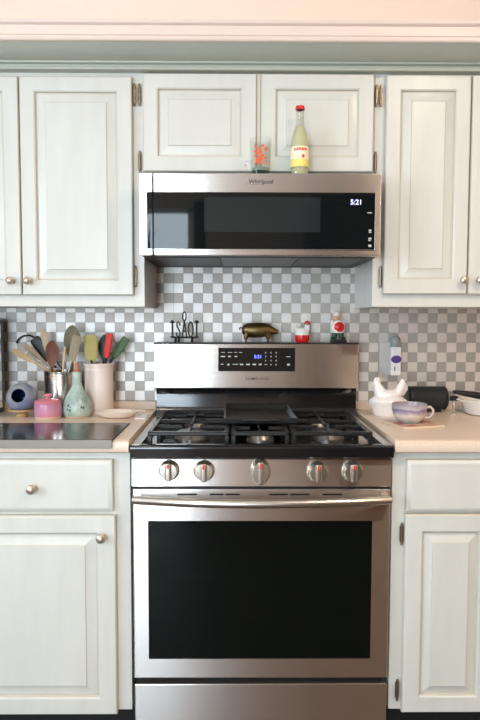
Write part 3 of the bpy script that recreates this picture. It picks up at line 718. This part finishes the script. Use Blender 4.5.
# utensils: handle rises from inside the crock to the neck, head goes on to the tip
def utensil(name, label, crock, rim, tip, L, wd, hm, headm, kind='spoon', hr=.0055, yaw=0, thick=.006):
    c, rin = crock; m_, t = Vector(rim), Vector(tip); d = (t - m_).normalized()
    n = t - d * L; b = m_.copy()
    while b.z > ZW + .012 and (Vector((b.x, b.y)) - Vector((c.x, c.y))).length < rin - .009: b -= d * .002
    o = thing(name, label, 'utensil', b)
    obj('handle', tube(NB(), [b, b.lerp(n, .5), n + d * (L * .08)], [hr, hr * .95, hr * .85], 10), hm, o)
    d = (t - n); L = d.length; d.normalize()
    f = Vector((math.sin(yaw), -math.cos(yaw), .12)).normalized(); s = d.cross(f).normalized(); f = s.cross(d).normalized()
    bm = NB(); prev = None
    if kind == 'spoon': sh = [(0, .18), (.08, .28), (.22, .62), (.4, .92), (.58, 1), (.75, .93), (.88, .70), (.96, .42), (1, .08)]
    elif kind == 'spatula': sh = [(0, .22), (.06, .55), (.14, .80), (.4, .92), (.75, 1), (.93, .98), (1, .80)]
    elif kind == 'fork': sh = [(0, .25), (.2, .4), (.5, .8), (.8, .9), (.95, .75), (1, .3)]
    else: sh = [(0, .8), (.5, 1), (1, .7)]
    for k, (u, ww) in enumerate(sh):
        w2 = wd / 2 * ww; c = n + d * (u * L); sag = .010 * math.sin(PI * u) if kind == 'spoon' else 0
        th = thick * (.5 + .5 * ww) / 2
        sec = []
        for (a, q) in ((-1, 0), (-.6, 1), (0, .7), (.6, 1), (1, 0), (.6, -1), (0, -1.2), (-.6, -1)):
            dip = -sag * (1 - a * a) if kind == 'spoon' else 0
            sec.append(c + s * (a * w2) + f * (q * th + dip))
        cur = ring(bm, sec)
        if prev: bridge(bm, prev, cur)
        else: cap(bm, cur)
        prev = cur
    cap(bm, prev)
    h = obj({'spoon': 'bowl', 'spatula': 'blade', 'fork': 'tines', 'stick': 'shaft'}[kind], bm, headm, o, smooth=60)
    return o
WOODL = mat('pale_wood', srgb(202, 182, 150), .55, col2=srgb(180, 156, 122), nscale=10, stretch=(4, 4, .6))
WOODB = mat('brown_wood', srgb(122, 66, 42), .5, col2=srgb(96, 50, 32), nscale=10, stretch=(4, 4, .6))
WOODO = mat('olive_wood', srgb(136, 124, 92), .5, col2=srgb(104, 96, 70), nscale=8, stretch=(4, 4, .6))
GREENS = mat('green_silicone', srgb(70, 98, 58), .5); TEALS = mat('dark_green_silicone', srgb(34, 70, 56), .45)
REDS = mat('red_silicone', srgb(206, 34, 30), .4)
YGS = mat('yellow_green_silicone', srgb(196, 166, 92), .5, col2=srgb(150, 152, 84), nscale=9)
zb_ = ZW + .012
SC, CK = (tc_, .064), (ccv, .0475)
utensil('wooden_spoon', 'brown wooden spoon standing in the steel crock', SC, (-.757, -.128, 1.075), (-.7545, -.131, 1.186), .105, .050, WOODB, WOODB)
utensil('wooden_spoon', 'large olive-wood spoon, the tallest utensil in the steel crock', SC, (-.688, -.108, 1.075), (-.6845, -.108, 1.243), .140, .064, WOODO, WOODO, hr=.007)
utensil('slotted_turner', 'grey-brown turner leaning right in front of the olive-wood spoon', SC, (-.692, -.135, 1.075), (-.6560, -.146, 1.205), .105, .036, SATIN, mat('weathered_wood', srgb(150, 136, 108), .5), 'spatula')
utensil('wooden_fork', 'pale wooden salad fork rising beside the brown spoon', SC, (-.772, -.096, 1.075), (-.7955, -.100, 1.226), .115, .030, WOODL, WOODL, 'fork')
utensil('wooden_spoon', 'pale wooden spoon leaning far out over the blue salt pig', SC, (-.778, -.118, 1.078), (-.8930, -.158, 1.155), .100, .026, WOODL, WOODL, hr=.006)
utensil('wooden_spatula', 'slim pale wooden spatula leaning out just above the pale spoon', SC, (-.776, -.073, 1.080), (-.872, -.085, 1.170), .090, .020, WOODL, WOODL, 'spatula', hr=.005)
utensil('black_turner', 'black nylon turner leaning out behind the pale wooden spoons', SC, (-.764, -.054, 1.078), (-.8480, -.046, 1.192), .110, .042, BLACKP, BLACKP, 'spatula')
utensil('chopstick', 'pale wooden stick between the brown spoon and the green vase', SC, (-.712, -.146, 1.075), (-.703, -.146, 1.165), .070, .012, WOODL, WOODL, 'stick', hr=.0045)
lw = thing('wire_ladle', 'thin black wire ladle handle arching out of the steel crock', 'utensil', (-.735, -.060, zb_))
obj('wire_handle', tube(NB(), [(-.735, -.060, zb_), (-.744, -.042, 1.075), (-.785, -.026, 1.125), (-.826, -.022, 1.170), (-.848, -.020, 1.191), (-.874, -.020, 1.203), (-.898, -.020, 1.200), (-.914, -.020, 1.190), (-.922, -.020, 1.178)], .0030, 8, ref=(0, 1, 0)), BLACKP, lw)
obj('wire_tip', lathe(NB(), [(0, -.005), (.0045, -.003), (.0045, .003), (0, .005)], (-.922, -.020, 1.176), 10), BLACKP, lw)
utensil('silicone_spatula', 'yellow-green spatula standing in the cream crock', CK, (-.6110, -.122, 1.100), (-.6150, -.126, 1.206), .100, .052, BLACKP, YGS, 'spatula')
utensil('silicone_spoon', 'dark green spoon between the yellow and red spatulas', CK, (-.5760, -.086, 1.100), (-.5690, -.084, 1.208), .105, .042, BLACKP, TEALS)
utensil('silicone_spatula', 'bright red narrow spatula in the cream crock', CK, (-.5600, -.126, 1.100), (-.5400, -.134, 1.214), .100, .026, BLACKP, REDS, 'spatula')
utensil('silicone_spatula', 'olive green spatula leaning over the range side of the cream crock', CK, (-.5480, -.100, 1.103), (-.4840, -.102, 1.196), .095, .032, BLACKP, GREENS, 'spatula')

# spoon rest
SH = mat('shell_glaze', srgb(232, 216, 200), .25)
sr = thing('spoon_rest', 'pale ceramic spoon rest lying in front of the cream crock', 'dish', (-.500, -.225, ZW))
bm = lathe(NB(), [(0, .001), (.040, .0005), (.058, .006), (.074, .020), (.0765, .024), (.074, .0245), (.056, .011), (.040, .006), (0, .005)], (-.500, -.225, ZW), 32, sy=.62)
obj('dish', bm, SH, sr)
bm = NB(); tube(bm, [(-.446, -.218, ZW + .018), (-.428, -.214, ZW + .024), (-.402, -.210, ZW + .022)], [.016, .013, .012], 12, flat=.3); obj('handle', bm, SH, sr)
pc = thing('paper_card', 'small white card lying by the stove beside the spoon rest', 'card', (-.412, -.20, ZW))
bm = NB(); box(bm, -.432, -.392, -.262, -.150, ZW + .0003, ZW + .0035, .001); obj('sheet', bm, WGL, pc)
bm = NB(); box(bm, -.430, -.394, -.170, -.152, ZW + .0036, ZW + .0046); obj('fold', bm, CREAM, pc)

# black coffee maker at the frame edge
cm = thing('coffee_maker', 'black upright appliance with steel edge strip beside the blue salt pig', 'appliance', (-1.02, -.14, ZW))
obj('housing', box(NB(), -1.16, -.957, -.235, -.055, ZW, 1.262, .010, 3), BLACKP, cm)
obj('steel_strip', box(NB(), -.9575, -.9555, -.125, -.095, ZW + .02, 1.245, .0005), STEELP, cm)
obj('lid', box(NB(), -1.15, -.967, -.225, -.065, 1.2625, 1.272, .003), DARK, cm)
obj('switch', box(NB(), -1.05, -1.02, -.239, -.2352, 1.00, 1.02, .001), RED_INK, cm)

# ---------------------------------------------------------------- right worktop
MILK = mat('milk_glass', srgb(240, 234, 230), .18, spec=.6)
hd_ = thing('hen_dish', 'white milk glass hen sitting on a nest dish', 'dish', (.4815, -.165, ZW)); h0 = (.4815, -.165, ZW)
obj('nest_base', lathe(NB(), [(0, 0), (.048, 0), (.052, .004), (.056, .018), (.066, .040), (.071, .046), (.071, .050), (.066, .050), (.052, .020), (0, .010)], h0, 36, sy=.78), MILK, hd_)
lidp = lathe(NB(), [(.0, .0505), (.0700, .0505), (.0705, .055), (.066, .060), (.060, .064), (.046, .074), (.030, .080), (0, .082)], h0, 36, sy=.74)
obj('lid', lidp, MILK, hd_)
bm = NB()
loft(bm, [(-.046, .072, .004, .008), (-.042, .073, .018, .018), (-.028, .074, .030, .024), (-.005, .072, .034, .024), (.020, .073, .029, .024), (.040, .082, .016, .024), (.050, .094, .008, .020), (.056, .108, .005, .016), (.060, .122, .003, .012), (.062, .130, .001, .006)], h0, 1, 20)
hb_ = obj('hen_body', bm, MILK, hd_)
bm = tube(NB(), [(h0[0] - .024, h0[1], h0[2] + .076), (h0[0] - .033, h0[1], h0[2] + .096), (h0[0] - .039, h0[1], h0[2] + .112), (h0[0] - .041, h0[1], h0[2] + .120)], [.028, .020, .0145, .010], 18)
ball(bm, (h0[0] - .041, h0[1], h0[2] + .119), .0145, .012, .0145, 16)
obj('hen_head', bm, MILK, hd_)
obj('beak', tube(NB(), [(h0[0] - .048, h0[1], h0[2] + .120), (h0[0] - .062, h0[1], h0[2] + .114)], [.005, .001], 8), MILK, hd_)
bm = tube(NB(), [(h0[0] - .052, h0[1], h0[2] + .128), (h0[0] - .046, h0[1], h0[2] + .135), (h0[0] - .036, h0[1], h0[2] + .136), (h0[0] - .027, h0[1], h0[2] + .127)], [.002, .005, .005, .002], 10, flat=.8, ref=(0, 1, 0))
obj('comb', bm, MILK, hd_)
for k in range(3): obj('tail_feather', tube(NB(), [(h0[0] + .034 + k * .006, h0[1] - .006 + k * .006, h0[2] + .080), (h0[0] + .048 + k * .007, h0[1] - .006 + k * .006, h0[2] + .112 - k * .004), (h0[0] + .054 + k * .008, h0[1] - .006 + k * .006, h0[2] + .134 - k * .012)], [.016, .015, .006], 12), MILK, hd_)

# coaster tile and mug
cs = thing('coaster', 'square cream coaster with red floral print under the mug', 'coaster', (.515, -.365, ZW))
Rm = Matrix.Rotation(math.radians(15), 4, 'Z')
def rot_about(bm, c): bmesh.ops.transform(bm, matrix=Matrix.Translation(c) @ Rm @ Matrix.Translation(-Vector(c)), verts=bm.verts[:]); return bm
k0 = Vector((.515, -.365, ZW))
obj('tile', rot_about(box(NB(), k0.x - .077, k0.x + .077, k0.y - .077, k0.y + .077, ZW, ZW + .006, .0015), k0), mat('coaster_cream', srgb(226, 204, 180), .4), cs)
obj('printed_face', rot_about(box(NB(), k0.x - .070, k0.x + .070, k0.y - .070, k0.y + .070, ZW + .006, ZW + .0066), k0), mat('coaster_print', srgb(218, 192, 168), .4, col2=srgb(168, 62, 60), nscale=16), cs)
def mug_mat():
    m = bpy.data.materials.new('mug_glaze'); m.use_nodes = True; nt = m.node_tree; b = nt.nodes['Principled BSDF']; b.inputs['Roughness'].default_value = .2
    tc = nt.nodes.new('ShaderNodeTexCoord'); sp_ = nt.nodes.new('ShaderNodeSeparateXYZ'); nz = nt.nodes.new('ShaderNodeTexNoise'); nz.inputs['Scale'].default_value = 30
    ma = nt.nodes.new('ShaderNodeMath'); ma.operation = 'MULTIPLY_ADD'; ma.inputs[1].default_value = .022
    mr = nt.nodes.new('ShaderNodeMapRange'); mr.inputs[1].default_value = .011; mr.inputs[2].default_value = .076
    rp = nt.nodes.new('ShaderNodeValToRGB'); e = rp.color_ramp.elements
    cols = [(0, (150, 152, 156)), (.22, (194, 190, 180)), (.42, (218, 206, 186)), (.58, (164, 150, 164)), (.70, (128, 112, 140)), (.80, (184, 174, 178)), (1, (152, 140, 146))]
    e[0].position = 0; e[0].color = srgb(*cols[0][1]); e[1].position = 1; e[1].color = srgb(*cols[-1][1])
    for p_, c_ in cols[1:-1]: q = e.new(p_); q.color = srgb(*c_)
    L = nt.links; L.new(tc.outputs['Object'], sp_.inputs[0]); L.new(tc.outputs['Object'], nz.inputs['Vector']); L.new(nz.outputs[0], ma.inputs[0]); L.new(sp_.outputs[2], ma.inputs[2])
    L.new(ma.outputs[0], mr.inputs[0]); L.new(mr.outputs[0], rp.inputs[0]); L.new(rp.outputs[0], b.inputs['Base Color']); return m
MUGM = mug_mat()
mg = thing('mug', 'wide stoneware mug glazed in purple and cream on the coaster', 'mug', (.507, -.360, ZW + .0068)); m0 = (.507, -.360, ZW + .0068)
obj('cup', lathe(NB(), [(0, 0), (.034, 0), (.036, .003), (.047, .013), (.0545, .028), (.0575, .045), (.0580, .062), (.0560, .064), (.0545, .062), (.0535, .045), (.049, .026), (.040, .012), (0, .008)], m0, 36), MUGM, mg)
obj('handle', tube(NB(), [(m0[0] + .054, m0[1] - .010, m0[2] + .052), (m0[0] + .066, m0[1] - .013, m0[2] + .054), (m0[0] + .075, m0[1] - .015, m0[2] + .044), (m0[0] + .074, m0[1] - .015, m0[2] + .031), (m0[0] + .064, m0[1] - .013, m0[2] + .019), (m0[0] + .046, m0[1] - .010, m0[2] + .017)], .0045, 12, ref=(0, 1, 0)), mat('mug_handle', srgb(206, 192, 184), .25), mg)

# portable speaker lying on its side
sk = thing('portable_speaker', 'black cylindrical portable speaker lying against the backsplash', 'speaker', (.652, -.069, ZW)); s0 = (.5765, -.069, ZW + .0535)
obj('fabric_body', lathe(NB(), [(.030, .012), (.0430, .012), (.0440, .016), (.0440, .136), (.0430, .140), (.030, .140)], s0, 36, 'X'), mat('speaker_fabric', (.014, .015, .016, 1), .7, bump=.4, bscale=900), sk)
for a, b in ((0, .012), (.140, .152)):
    pr = [(0, a), (.034, a), (.041, a + .003), (.0452, a + .008), (.0452, b)] if a == 0 else [(.0452, a), (.0452, a + .004), (.041, b - .003), (.034, b), (0, b)]
    obj('end_cap', lathe(NB(), pr + ([(0, b)] if a == 0 else [(0, a)]), s0, 36, 'X'), mat('speaker_rubber', (.012, .012, .012, 1), .3), sk)
for x in (.61, .695): obj('rubber_foot', box(NB(), x - .012, x + .012, -.084, -.054, ZW, ZW + .0120, .002), BLACKP, sk)
obj('top_strip', box(NB(), .600, .705, -.074, -.064, ZW + .0965, ZW + .0985, .0008), mat('strip_grey', (.12, .12, .12, 1), .4), sk)

# white dish with a black-handled spatula across it
wd_ = thing('white_dish', 'round white baking dish at the wall beside the speaker', 'dish', (.862, -.125, ZW)); w0 = (.868, -.125, ZW)
obj('bowl', lathe(NB(), [(0, 0), (.075, 0), (.082, .004), (.090, .030), (.096, .048), (.100, .052), (.098, .055), (.092, .053), (.086, .032), (.078, .010), (0, .008)], w0, 40), WGL, wd_)
obj('rim_lip', tube(NB(), [(w0[0] - .094, w0[1] - .01, ZW + .050), (w0[0] - .112, w0[1] - .012, ZW + .054), (w0[0] - .122, w0[1] - .012, ZW + .057)], [.012, .011, .008], 12, flat=.35), WGL, wd_)
bs = thing('black_spatula', 'black nylon spatula resting across the white dish', 'utensil', (.80, -.14, ZW + .058))
obj('handle', tube(NB(), [(.727, -.150, ZW + .086), (.770, -.150, ZW + .080), (.820, -.148, ZW + .072), (.880, -.145, ZW + .064)], [.008, .014, .018, .018], 12, flat=.75), BLACKP, bs)
obj('blade', box(NB(), .880, .975, -.180, -.110, ZW + .0570, ZW + .0610, .0015), BLACKP, bs)
cl = thing('metal_clip', 'small dark metal stub between the speaker and the white dish', 'clip', (.746, -.13, ZW))
obj('barrel', lathe(NB(), [(0, 0), (.008, 0), (.009, .002), (.009, .026), (0, .028)], (.728, -.118, ZW + .058), 14, 'X'), MATS['dark_metal'], cl)
obj('post', lathe(NB(), [(0, 0), (.012, 0), (.012, .004), (.004, .008), (.004, .052), (0, .052)], (.742, -.118, ZW), 14), STEELP, cl)

# outlet and plug-in freshener
ou = thing('outlet_plate', 'pale wall outlet plate on the backsplash above the white hen', 'outlet', (.513, -.008, 1.048))
obj('plate', box(NB(), .484, .540, -.0105, -.0050, 1.050, 1.178, .002), mat('outlet_ivory', srgb(206, 204, 200), .35), ou)
for z in (1.085, 1.143): obj('socket', box(NB(), .498, .526, -.0125, -.0105, z - .014, z + .014, .001), MATS['outlet_ivory'], ou)
af = thing('plug_in_freshener', 'white plug-in freshener with purple label and grey cap on the outlet', 'air freshener', (.538, -.035, 1.048))
obj('body', box(NB(), .519, .560, -.052, -.0127, 1.050, 1.162, .006, 3), mat('freshener_white', srgb(226, 222, 220), .3), af)
obj('purple_label', lathe(NB(), [(0, -.0535), (.0195, -.0535), (.020, -.0525), (.020, -.050), (0, -.050)], (.5395, 0, 1.114), 24, 'Y', sy=.75), mat('purple_print', srgb(84, 60, 130), .4), af)
obj('cap', lathe(NB(), [(0, 1.1615), (.018, 1.162), (.0195, 1.170), (.020, 1.188), (.017, 1.198), (.009, 1.204), (0, 1.205)], (.5385, -.034, 0), 20), mat('cap_grey_green', srgb(136, 146, 138), .3), af)
obj('small_print', box(NB(), .532, .536, -.0526, -.0518, 1.070, 1.086), GREY_INK, af)

# ---------------------------------------------------------------- plant on the sill of the window behind the viewer (seen mirrored in the microwave door)
pl = thing('potted_agave', 'spiky potted agave on the sill of the window behind the viewer', 'plant', (-.90, -4.20, 1.84))
tag(obj('trim_2', box(NB(), -1.6, -.40, -4.299, -4.12, 1.80, 1.84, .004), WINF), 'white shelf across the window behind the viewer', kind='structure')
obj('pot', lathe(NB(), [(0, 0), (.05, 0), (.07, .11), (.075, .12), (.068, .12), (.06, .10), (0, .10)], (-.90, -4.20, 1.84), 20), mat('blue_pot', srgb(40, 80, 140), .3), pl)
LEAF = mat('agave_leaf', srgb(44, 74, 52), .45)
for k in range(13):
    a = k * 2.4; r = .10 + .16 * ((k * 7) % 5) / 5
    x, y = math.cos(a) * r, math.sin(a) * .06
    obj('leaf', tube(NB(), [(-.90, -4.20, 1.945), (-.90 + x * .5, -4.20 + y * .5, 2.00 + .02 * (k % 3)), (-.90 + x * 1.1, -4.20 + y, 2.06 + .05 * (k % 4))], [.012, .012, .001], 6, flat=.4), LEAF, pl)
